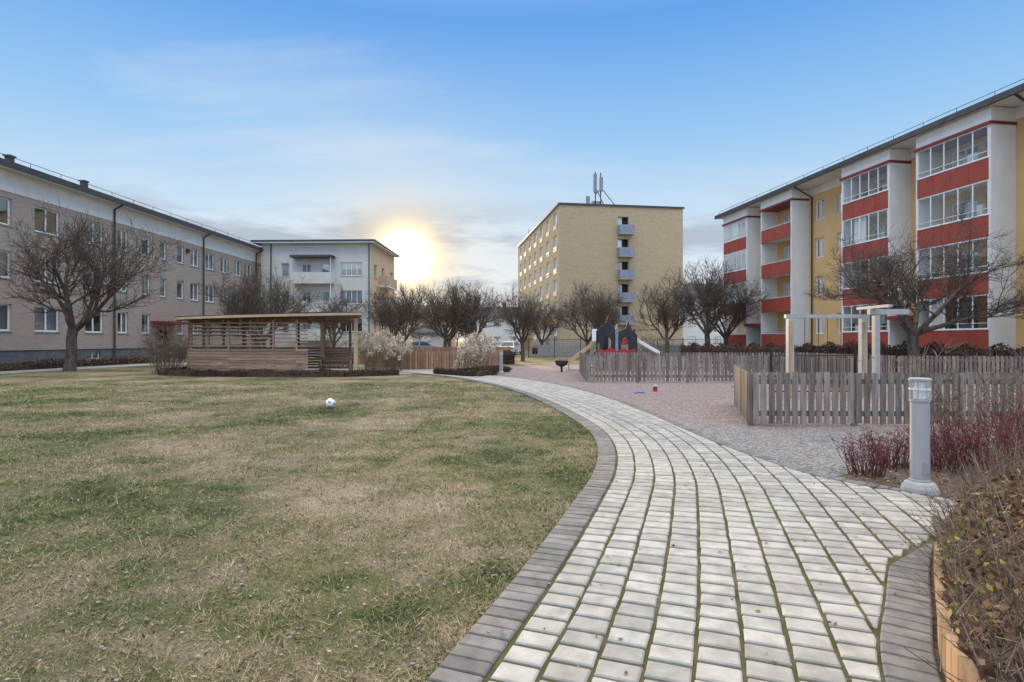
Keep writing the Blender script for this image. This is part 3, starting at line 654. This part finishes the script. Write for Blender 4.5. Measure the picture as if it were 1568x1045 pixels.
def swing():
    E=empty('swing_frame');mb=MB()
    y=15.0
    for x,yy in ((7.33,15.0),(9.25,15.0)):
        mb.box(Fr((x,yy),(1,0),(0,1)),-.075,.075,-.075,.075,-.05,2.1,'lamp'); mb.box(Fr((x,yy),(1,0),(0,1)),-.05,.02,-.09,-.076,0,2.0,'timber')
    mb.box(Fr((7.2,y),(1,0),(0,1)),0,2.2,-.06,.06,2.103,2.2,'lamp')
    mb.box(Fr((9.15,14.6),(1,0),(0,1)),0,1.0,-.06,.06,2.18,2.32,'lamp')
    mb.box(Fr((9.25,13.9),(0,1),(-1,0)),0,1.3,-.05,.05,2.33,2.40,'lamp')
    mb.box(Fr((9.98,15.6),(1,0),(0,1)),-.07,.07,-.07,.07,0,2.2,'lamp')
    for x in (7.9,8.5):
        for q in (-.18,.18): mb.tube((x+q,y,2.1),(x+q,y,.5),.008,.008,'black',4)
        mb.box(Fr((x,y),(1,0),(0,1)),-.22,.22,-.09,.09,.46,.5,'black')
    mb.obj('posts_beams_and_seats',E)
swing()
def playcastle():
    E=empty('playground_tower');mb=MB();F=Fr((4.3,28.5),(1,0),(0,1))
    for a in (0,.9,1.8):
        for n in (0,1.2): mb.box(F,a-.05,a+.05,n-.05,n+.05,0,2.1,'purple')
    mb.box(F,-.05,1.85,-.05,1.25,.95,1.02,'purple')
    def panel(pts,n,m):
        lo=[F.p(a,n,z) for a,z in pts];hi=[F.p(a,n+.04,z) for a,z in pts];k=len(pts);mb.poly(lo,m,.5);mb.poly(hi,m,.5)
        for i in range(k): mb.poly([lo[i],lo[(i+1)%k],hi[(i+1)%k],hi[i]],m,.5)
    panel([(-.1,1.0),(.25,1.0),(.25,1.55),(.45,1.8),(.65,1.55),(.65,1.0),(.85,1.0),(.85,2.1),(.66,2.4),(.52,2.8),(.38,2.4),(-.1,2.0)],-.1,'purple')
    panel([(1.0,.9),(1.15,.9),(1.15,1.5),(1.33,1.7),(1.5,1.5),(1.5,.9),(1.95,.9),(1.95,1.8),(1.66,2.1),(1.5,2.5),(1.36,2.1),(1.0,1.95)],-.1,'purple')
    panel([(0,1.0),(.75,1.0),(.75,1.7),(.4,2.3),(0,1.7)],1.3,'purple')
    panel([(.86,1.0),(1.0,1.0),(1.0,2.1),(.93,2.35),(.86,2.1)],-.12,'bluegrey')
    mb.box(F,-.3,-.05,-.1,-.04,1.5,2.1,'frame')
    panel([(-.1,.1),(1.9,.1),(2.0,.7),(1.75,1.15),(1.5,1.0),(1.25,1.15),(.9,1.0),(.6,1.2),(.3,1.02),(.0,1.15),(-.2,.8)],-.35,'redtoy')
    panel([(1.15,1.3),(1.5,1.3),(1.5,1.5),(1.33,1.65),(1.15,1.5)],-.06,'redtoy')
    def slide(p0,p1,w,m):
        p0=np.array(p0);p1=np.array(p1);o=np.array((0,w/2,0));u=np.array((0,0,.18));t=np.array((0,0,.03))
        mb.hexa([p0-o,p1-o,p1+o,p0+o,p0-o+t,p1-o+t,p1+o+t,p0+o+t],m)
        for s in(-1,1):
            q=o*s;e=np.array((0,.03*s,0)); mb.hexa([p0+q,p1+q,p1+q+e,p0+q+e,p0+q+u,p1+q+u,p1+q+u+e,p0+q+e+u],m)
    slide((4.25,29.1,1.35),(2.85,29.1,.3),.5,'yellowtoy'); slide((6.1,29.1,1.6),(7.5,29.1,.8),.5,'frame'); mb.tube((6.0,28.8,1.95),(6.4,28.8,1.5),.025,.025,'galv',5)
    mb.tube((2.9,29.1,0),(2.9,29.1,.3),.03,.03,'galv',5); mb.tube((7.4,29.1,0),(7.4,29.1,.8),.03,.03,'galv',5)
    mb.box(F,-.02,.06,-.12,1.3,1.0,1.4,'green')
    mb.obj('tower_panels_and_slides',E)
    E=empty('basket_spinner');mb=MB();mb.lathe((2.4,27.5,0),[(.05,0),(.05,.25),(.1,.26),(.28,.36),(.33,.55),(.3,.56),(.0,.4)],'purple',16);mb.obj('bowl',E)
playcastle()
def ball(name,x,y,r):
    import bmesh
    bm=bmesh.new(); bmesh.ops.create_icosphere(bm,subdivisions=5,radius=r); me=D.meshes.new(name)
    ib=bmesh.new(); bmesh.ops.create_icosphere(ib,subdivisions=1,radius=1); iv=[v.co.normalized() for v in ib.verts]; ib.free()
    for f in bm.faces:
        f.smooth=True; c=f.calc_center_median().normalized(); f.material_index=0
        if max(c.dot(a) for a in iv)>math.cos(math.radians(16)): f.material_index=1
    bm.to_mesh(me); bm.free(); me.materials.append(M['frame']); me.materials.append(M['bluegrey'])
    o=D.objects.new(name,me);SC.collection.objects.link(o);o.location=(x,y,r+.008);o.rotation_euler=(.5,.3,.9)
ball('football',-4.04,12.65,.11)
def bucket(x,y,mat):
    E=empty('toy_bucket');mb=MB();mb.lathe((x,y,.006),[(0,0),(.055,0),(.075,.13),(.07,.13),(.05,.01)],mat,14)
    p=None
    for i in range(9):
        t=math.pi*i/8;q=(x+.075*math.cos(t),y-.03,.13+.07*math.sin(t))
        if p: mb.tube(p,q,.005,.005,'frame',4)
        p=q
    mb.obj('bucket_and_handle',E)
bucket(4.25,16.9,'redtoy')
def spade(x,y,mat,a):
    E=empty('toy_spade');mb=MB();F=Fr((x,y),(math.cos(a),math.sin(a)),(-math.sin(a),math.cos(a)))
    mb.tube(F.p(0,0,.02),F.p(.2,0,.03),.012,.012,mat,6); mb.box(F,.2,.33,-.05,.05,.012,.03,mat); mb.tube(F.p(0,-.05,.02),F.p(0,.05,.02),.012,.012,mat,6); mb.obj('spade',E)
spade(3.5,16.2,'bluetoy',.5); spade(7.3,18.2,'bluetoy',2)

# ================================================================== cars, houses
def car(x,y,rot,mat):
    E=empty('parked_car');mb=MB();c,s=math.cos(rot),math.sin(rot);F=Fr((x,y),(c,s),(-s,c))
    low=[(-2.1,.35),(-2.15,.75),(-1.9,.92),(-.1-.9,.96),(.95,.95),(1.9,.82),(2.15,.6),(2.12,.32)]
    cab=[(-1.75,.93),(-1.35,1.42),(-.2,1.5),(.55,1.42),(1.15,.95)]
    def ext(p,w0,w1,m):
        lo=[F.p(a,-w0 if z<1 else -w1,z) for a,z in p];hi=[F.p(a,w0 if z<1 else w1,z) for a,z in p];n=len(p);mb.poly(lo,m,.5);mb.poly(hi,m,.5)
        for i in range(n): mb.poly([lo[i],lo[(i+1)%n],hi[(i+1)%n],hi[i]],m,.5)
    ext(low,.88,.88,mat); ext(cab,.82,.66,mat)
    for sg in(-1,1):
        w=lambda z:sg*(.835-(z-.95)*.32)
        for p in ([(-1.5,1.0),(-1.25,1.36),(-.45,1.42),(-.45,1.0)],[(-.37,1.0),(-.37,1.42),(.45,1.36),(.9,1.0)]): mb.poly([F.p(a,w(z),z) for a,z in p],'carglass',.5)
        for a in(-1.35,1.35):
            mb.tube(F.p(a,sg*.7,.32),F.p(a,sg*.9,.32),.32,.32,'black',18,cap=True); mb.tube(F.p(a,sg*.9,.32),F.p(a,sg*.91,.32),.19,.19,'galv',12,cap=True)
    mb.poly([F.p(.62,-.6,1.4),F.p(.62,.6,1.4),F.p(1.12,.74,1.0),F.p(1.12,-.74,1.0)],'carglass',.5);mb.poly([F.p(-1.42,-.6,1.38),F.p(-1.42,.6,1.38),F.p(-1.74,.72,1.0),F.p(-1.74,-.72,1.0)],'carglass',.5)
    for sg in(-1,1): mb.box(F,2.03,2.12,sg*.7-.15,sg*.7+.15,.6,.74,'frame'); mb.box(F,-2.17,-2.1,sg*.7-.12,sg*.7+.12,.65,.82,'redtoy')
    mb.obj('body_and_wheels',E)
M['carglass']=pmat('car_window',[(.02,.025,.03),(.03,.035,.04)],.08,2,spec=.8)
M['carwhite']=pmat('white_car_paint',[(.6,.62,.65),(.65,.67,.7)],.3,2);M['carsilver']=pmat('silver_car_paint',[(.3,.32,.35),(.34,.36,.39)],.3,2,metal=.5);M['cardark']=pmat('dark_car_paint',[(.05,.06,.08),(.06,.07,.09)],.3,2)
car(-.1,63,1.3,'carwhite'); car(-10,64,.15,'carsilver'); car(-14.5,63.6,.15,'cardark'); car(3.5,66.5,1.4,'cardark')
def house(name,x0,x1,y,dep,h,rh,wallm,cols,roofm='roof'):
    E=empty(name);F=Fr((x0,y),(1,0),(0,-1));w=x1-x0;wl,wf,gl,cu=MB(),MB(),MB(),MB();ops=[]
    for i in range(cols):
        s=w*(i+.5)/cols
        for z in ([1.6] if h<4 else [1.6,4.3]): ops.append((s-.6,s+.6,z-.6,z+.6,2))
    ops=[o for o in ops if o[3]<h]
    wall(wl,F,0,w,0,h,0,ops,wallm)
    for o in ops: window(wf,gl,cu,F,*o[:4],0,2)
    P=F.p; wl.box(F,0,.15,-dep,-.01,0,h,wallm);wl.box(F,w-.15,w,-dep,-.01,0,h,wallm);wl.box(F,0,w,-dep-.15,-dep,0,h,wallm)
    for a,b in((.5,-dep/2),(-dep-.5,-dep/2)): wl.poly([P(-.4,a,h-.1),P(w+.4,a,h-.1),P(w+.4,b,h+rh),P(-.4,b,h+rh)],roofm)
    for s in(0,w): wl.poly([P(s,0,h),P(s,-dep,h),P(s,-dep/2,h+rh)],wallm)
    wl.box(F,w*.6,w*.6+.6,-dep/2-.3,-dep/2+.3,h+rh-.5,h+rh+.7,'redcan')
    for n,b in (('walls_and_roof',wl),('window_frames',wf),('glazing',gl),('curtains',cu)): b.obj(n,E)
M['roofred']=pmat('weathered_red_roof',[(.22,.13,.10),(.3,.19,.15)],.9,2)
house('white_house',-5.6,1.2,88,8,5.2,1.8,'white',3); house('yellow_house',-19.5,-10,92,9,5.6,2,'beige',4,'roofred'); house('garage',-12.5,-8.8,70,5,2.6,.9,'cream',1); house('white_house',-40,-30,95,9,5,2.3,'white',3)
house('beige_house',22,34,98,9,5,2.5,'beige',3); house('white_house',25,40,85,9,8,2.5,'white',4)

# ================================================================== shrubs / hedges
def cols(name,c): M[name]=pmat(name,[(.75,.75,.75),(1,1,1)],.9,3,2,rndcols=c)
cols('redtwig',[(.07,.022,.028),(.16,.04,.045),(.24,.075,.075),(.12,.05,.045)])
cols('browntwig',[(.085,.062,.048),(.19,.14,.105),(.29,.23,.18)])
cols('hedgetwig',[(.035,.022,.018),(.085,.05,.038),(.14,.09,.07)])
cols('ivy',[(.06,.04,.025),(.16,.09,.05),(.30,.18,.10),(.22,.13,.075),(.11,.075,.045),(.46,.35,.09),(.11,.22,.03),(.26,.15,.085)])
cols('flowerheads',[(.52,.42,.33),(.72,.62,.50),(.85,.78,.68)])
def shrub(name,x,y,rad,h,n,mat,r=.004,lean=.45,sub=3):
    E=empty(name);mb=MB()
    for _ in range(n):
        a=random.random()*6.283;q=rad*.35*math.sqrt(random.random()); p=np.array((x+q*math.cos(a),y+q*math.sin(a),0.));
        a+=random.uniform(-.6,.6); d=np.array((math.cos(a)*lean*random.random(),math.sin(a)*lean*random.random(),1.)); Ls=h*random.uniform(.6,1.05)
        rr=random.random();k=4
        for i in range(k):
            d=d/np.linalg.norm(d)+RNG.normal(size=3)*.10; p2=p+d/np.linalg.norm(d)*Ls/k
            mb.tube(p,p2,r*(1-.18*i),r*(1-.18*(i+1)),mat,3,rr)
            if i>0:
                for _ in range(sub):
                    e=np.array([random.gauss(0,1),random.gauss(0,1),random.uniform(.2,1.6)]);e/=np.linalg.norm(e); mb.tube(p2,p2+e*Ls*random.uniform(.08,.26),r*.6,r*.35,mat,3,rr)
            p=p2
    mb.obj('twigs',E)
for x,y,h,rd in ((3.95,6.35,.42,.3),(4.5,6.75,.45,.35),(5.0,6.6,.55,.4),(5.5,7.0,.58,.4),(5.2,5.9,.55,.45),(5.9,6.3,.66,.5),(6.6,7.2,.7,.5),(4.75,5.3,.36,.3),(6.9,6.2,.8,.5),(7.4,7.3,.7,.5)):
    shrub('red_twig_shrub',x,y,rd*1.6,h,80,'redtwig',.0045,.6,3)
shrub('bare_shrub',6.3,7.6,1.1,1.35,60,'browntwig',.006,.7,4); shrub('bare_shrub',5.5,5.9,.9,1.1,40,'redtwig',.0045,.7,4); shrub('bare_shrub',4.9,4.9,.6,.6,36,'browntwig',.004,.8,4)
def mass(name,pts,w,h,n,size,mat,z0=0,core=True):
    E=empty(name);Ps=[];mb=MB()
    tot=sum(math.dist(a,b) for a,b in zip(pts,pts[1:]))
    for a,b in zip(pts,pts[1:]):
        Ls=math.dist(a,b);m=int(n*Ls/tot);t=RNG.random(m);o=(RNG.random(m)-.5)*w;d=((b[0]-a[0])/Ls,(b[1]-a[1])/Ls)
        X=a[0]+d[0]*Ls*t-d[1]*o;Y=a[1]+d[1]*Ls*t+d[0]*o
        hh=h*(.86+.08*np.sin(X*2.3+Y*1.1)+.08*np.sin(X*5.1-Y*3))*(1-(np.abs(o)/(w/2))**4*.35)
        Z=z0+hh*np.sqrt(RNG.random(m)); Ps.append(np.c_[X,Y,Z])
        if core: mb.box(Fr(a,d,(-d[1],d[0])),0,Ls,-w*.33,w*.33,z0-.05,z0+h*.7,'hedgetwig')
    P=np.concatenate(Ps);fastmesh('foliage',leafquads(P,size),4,RNG.random(len(P)),M[mat],E)
    if core: mb.obj('inner_twigs',E)
mass('clipped_hedge',[(12.5,41),(16.5,33),(17.5,29),(20.5,24),(24,20)],1.3,1.62,32000,.05,'hedgetwig')
mass('low_hedge',[(-15.5,27.2),(-15.4,25),(-13.5,24.1),(-11,23.75),(-7,23.8),(-5,25)],.4,.34,9000,.03,'hedgetwig')
mass('low_hedge',[(-26,15),(-25.6,30),(-25.2,40)],.7,.55,9000,.05,'browntwig')
mass('low_hedge',[(-3.4,25.6),(-1.5,23.6),(-.8,25.5)],.5,.32,3000,.03,'hedgetwig')
mass('low_hedge',[(-2.4,25.8),(-.9,26.5),(-.4,28)],.9,.35,4000,.03,'hedgetwig')
mass('clipped_hedge',[(-7.5,33),(-3,34.5),(0,37)],.8,.9,7000,.05,'hedgetwig')
shrub('bare_shrub',-15.6,25.7,1.8,2.0,80,'browntwig',.010,.4,4); shrub('bare_shrub',-16.2,26.8,1.5,1.6,60,'browntwig',.010,.5,4)
shrub('bare_shrub',9.2,37,2,2.2,50,'browntwig',.012,.6,4); shrub('bare_shrub',-9.6,31.5,2,1.9,60,'browntwig',.012,.6,4)
def hydrangea(x,y,h,rad,n):
    shrub('dry_hydrangea',x,y,rad*1.4,h*.9,n//2,'browntwig',.007,.6,2)
    E=empty('dry_hydrangea_heads');Ps=[]
    for _ in range(n):
        a=random.random()*6.283;q=rad*math.sqrt(random.random());c=np.array((x+q*math.cos(a),y+q*math.sin(a),h*random.uniform(.55,1.05)-.3*(q/rad)**2))
        Ps.append(c+RNG.normal(size=(44,3))*np.array([.05,.05,.065]))
    P=np.concatenate(Ps);fastmesh('heads',leafquads(P,.038),4,np.repeat(RNG.random(n),44)*.6+RNG.random(len(P))*.4,M['flowerheads'],E)
hydrangea(-6.5,27.2,2.0,.95,95);hydrangea(-5.7,27.8,1.7,.8,60);hydrangea(-1.45,24.7,1.75,.8,95);hydrangea(-2.0,26.2,1.4,.6,45)

def bed():
    E=empty('timber_planter_edge');mb=MB()
    ed=R[(R[:,1]<3.95)]; tt,nn=normals(ed); pts=resample(ed+nn*.02,.115)
    top=lambda y:max(.13,.40-.075*y)
    for a,b in zip(pts,pts[1:]):
        Ls=math.dist(a,b);d=((b[0]-a[0])/Ls,(b[1]-a[1])/Ls);F=Fr(a,d,(d[1],-d[0]));mb.box(F,.003,Ls-.003,0,.04,-.02,top(a[1])+random.uniform(-.004,.004),'timber')
    e=pts[-1]; F=Fr(tuple(e),(1,.05),(.05,-1)); mb.box(F,0.003,.35,0,.04,-.02,.12,'timber')
    mb.obj('boards',E)
    v=[];f=[]
    for p in pts: v+=[(p[0]+.035,p[1],top(p[1])-.05),(p[0]+.6,p[1]-.05,.34),(8,p[1],.34)]
    for i in range(len(pts)-1):
        for j in range(2): f.append((3*i+j,3*i+j+1,3*i+j+4,3*i+j+3))
    k=3*(len(pts)-1); n0=len(v); v+=[(3.6,4.9,.02),(4.4,4.85,.02),(8,5.1,.02)]; f+=[(k,k+1,n0+1,n0),(k+1,k+2,n0+2,n0+1)]
    me=D.meshes.new('planter_soil');me.from_pydata(v,[],f);me.materials.append(M['mulch']);o=D.objects.new('planter_soil',me);SC.collection.objects.link(o)
    n=40000; Y=RNG.random(n)*4.5+.3; X=1+RNG.random(n)*6
    lim=np.interp(Y,pts[:,1],pts[:,0])+.03; lim=np.where(Y>3.9,2.92+(Y-3.9)*.95,lim); k=(X>lim); X=X[k];Y=Y[k];lm=lim[k]
    dist=X-lm; base=np.where(Y<3.9,np.clip(.36-.06*Y,.1,.36),.12); H=np.clip(.06+dist*1.1,0.03,.46)*(1+.45*np.sin(X*6.3+Y*2.1)*np.cos(Y*5.7-X)); H*=np.clip((4.95-Y)*1.2,.15,1)
    Z=base+H*RNG.random(len(X))**.6
    P=np.c_[X,Y,Z];patch=np.sin(X*3.7+1)*np.cos(Y*4.3+.6)
    rn=np.clip(.36+.36*patch+RNG.normal(size=len(X))*.20,0,.99)
    E=empty('ground_cover_plants');fastmesh('leaves',leafquads(P,.020,.15),4,rn,M['ivy'],E)
    mb=MB()
    for _ in range(1800):
        y=random.uniform(.8,4.8);l=np.interp(y,pts[:,1],pts[:,0]) if y<3.9 else 2.92+(y-3.9)*.95
        x=l+.08+random.random()**1.5*2.2; p=np.array((x,y,.2)); hh=min(.65,.15+(x-l)*.8)*random.uniform(.5,1.2); q=p+np.array((random.gauss(0,.12),random.gauss(0,.12),hh)); mb.tube(p,q,.003,.0015,'browntwig',3)
        for _ in range(2):
            c=p+(q-p)*random.uniform(.4,.9); mb.tube(c,c+np.array((random.gauss(0,.07),random.gauss(0,.07),random.uniform(0,.1))),.002,.001,'browntwig',3)
    mb.obj('dry_stems',E)
bed()

# ================================================================== world, sun, camera
az=math.radians(-10.7); el=math.radians(8.3)
sd=(math.sin(az)*math.cos(el),math.cos(az)*math.cos(el),math.sin(el))
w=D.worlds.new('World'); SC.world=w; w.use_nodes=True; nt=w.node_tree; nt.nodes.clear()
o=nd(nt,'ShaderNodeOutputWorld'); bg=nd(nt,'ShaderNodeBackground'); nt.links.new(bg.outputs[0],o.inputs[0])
sky=nd(nt,'ShaderNodeTexSky'); sky.sky_type='NISHITA'; sky.sun_disc=False; sky.sun_elevation=el; sky.sun_rotation=az; sky.air_density=1.0; sky.dust_density=.6; sky.ozone_density=2
tc=nd(nt,'ShaderNodeTexCoord'); V=tc.outputs['Generated']; sp=nd(nt,'ShaderNodeSeparateXYZ'); nt.links.new(V,sp.inputs[0]); z=sp.outputs[2]
r=ramp(nt,[(.84,.84,.84),(.78,.83,.89),(.62,.79,.94),(.33,.60,.93),(.13,.38,.87),(.35,.55,.9),(2.62,2.58,2.52)],[0,.08,.19,.33,.49,.60,.76]); nt.links.new(z,r.inputs[0])  # top stops: unseen overhead sky, brightness added as ambient fill for the ground
mp=nd(nt,'ShaderNodeMapping')
zz=mathn(nt,'ADD',mathn(nt,'MAXIMUM',z,0.0),.12); dv=nd(nt,'ShaderNodeVectorMath',operation='DIVIDE'); cb=nd(nt,'ShaderNodeCombineXYZ')
for i in range(3): nt.links.new(zz,cb.inputs[i])
nt.links.new(V,dv.inputs[0]); nt.links.new(cb.outputs[0],dv.inputs[1]); mp.inputs['Scale'].default_value=(.35,.9,.3); mp.inputs['Rotation'].default_value=(0,0,.15); mp.inputs['Location'].default_value=(3.1,1.7,0); nt.links.new(dv.outputs[0],mp.inputs[0])
n1=noise(nt,mp.outputs[0],1.3,6,.62)
cf=ramp(nt,[(0,0,0),(.24,.24,.24),(.45,.45,.45)],[.52,.66,.85]); nt.links.new(n1.outputs[0],cf.inputs[0])
inview=mathn(nt,'LESS_THAN',z,.6)
col=mixc(nt,mathn(nt,'MULTIPLY',cf.outputs[0],inview),r.outputs[0],(.88,.91,.95))
nm=nd(nt,'ShaderNodeMix',data_type='RGBA',blend_type='MULTIPLY'); nm.inputs[0].default_value=1; nt.links.new(sky.outputs[0],nm.inputs[6]); nm.inputs[7].default_value=(.12,.12,.12,1)
col=mixc(nt,.07,col,nm.outputs[2])
dt=nd(nt,'ShaderNodeVectorMath',operation='DOT_PRODUCT'); nt.links.new(V,dt.inputs[0]); dt.inputs[1].default_value=sd; dd=mathn(nt,'MAXIMUM',dt.outputs['Value'],0.0)
# warm halo
col=mixc(nt,mathn(nt,'MULTIPLY',mathn(nt,'POWER',dd,60.0),.35),col,(1.0,.86,.66))
# low grey cloud band, partly across the halo
mp2=nd(nt,'ShaderNodeMapping'); mp2.inputs['Scale'].default_value=(3.4,3.4,17); mp2.inputs['Location'].default_value=(.9,0,.45); nt.links.new(V,mp2.inputs[0]); n2=noise(nt,mp2.outputs[0],1.0,5,.58)
cf2=ramp(nt,[(0,0,0),(1,1,1)],[.42,.55]); nt.links.new(n2.outputs[0],cf2.inputs[0]); band=ramp(nt,[(0,0,0),(.9,.9,.9),(.9,.9,.9),(0,0,0)],[.05,.10,.18,.25]); nt.links.new(z,band.inputs[0])
fb=mathn(nt,'MULTIPLY',cf2.outputs[0],band.outputs[0]); col=mixc(nt,fb,col,(.46,.52,.61))
col=mixc(nt,mathn(nt,'MULTIPLY',mathn(nt,'POWER',dd,420.0),.9),col,(1.15,.86,.42))
for p,c in ((6000,(22,19,14)),(1500,(3.2,2.5,1.6))):
    pw=mathn(nt,'POWER',dd,float(p)); cc=nd(nt,'ShaderNodeMix',data_type='RGBA'); nt.links.new(pw,cc.inputs[0]); cc.inputs[6].default_value=(0,0,0,1); cc.inputs[7].default_value=(*c,1); cc.clamp_result=False
    ad=nd(nt,'ShaderNodeMix',data_type='RGBA',blend_type='ADD'); ad.inputs[0].default_value=1; nt.links.new(col,ad.inputs[6]); nt.links.new(cc.outputs[2],ad.inputs[7]); col=ad.outputs[2]
bk=mathn(nt,'MULTIPLY_ADD',sp.outputs[1],-.7); bk.node.inputs[2].default_value=1.0; bk=mathn(nt,'MAXIMUM',bk,1.0)  # unseen sky behind the camera boosted, added fill light for the facades
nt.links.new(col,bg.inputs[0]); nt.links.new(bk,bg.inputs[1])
sl=D.lights.new('sun','SUN'); sl.energy=4.5; sl.angle=math.radians(.6); sl.color=(1,.72,.42); so=D.objects.new('sun',sl); SC.collection.objects.link(so)
so.rotation_euler=(-Vector(sd)).to_track_quat('-Z','Y').to_euler()
cam=D.cameras.new('camera'); co=D.objects.new('camera',cam); SC.collection.objects.link(co); co.location=(0,0,1.5); co.rotation_euler=(math.pi/2,0,0)
cam.lens=20; cam.sensor_width=36; cam.clip_end=3000; cam.clip_start=.05; SC.camera=co
SC.view_settings.view_transform='Standard'; SC.view_settings.look='None'; SC.view_settings.exposure=0
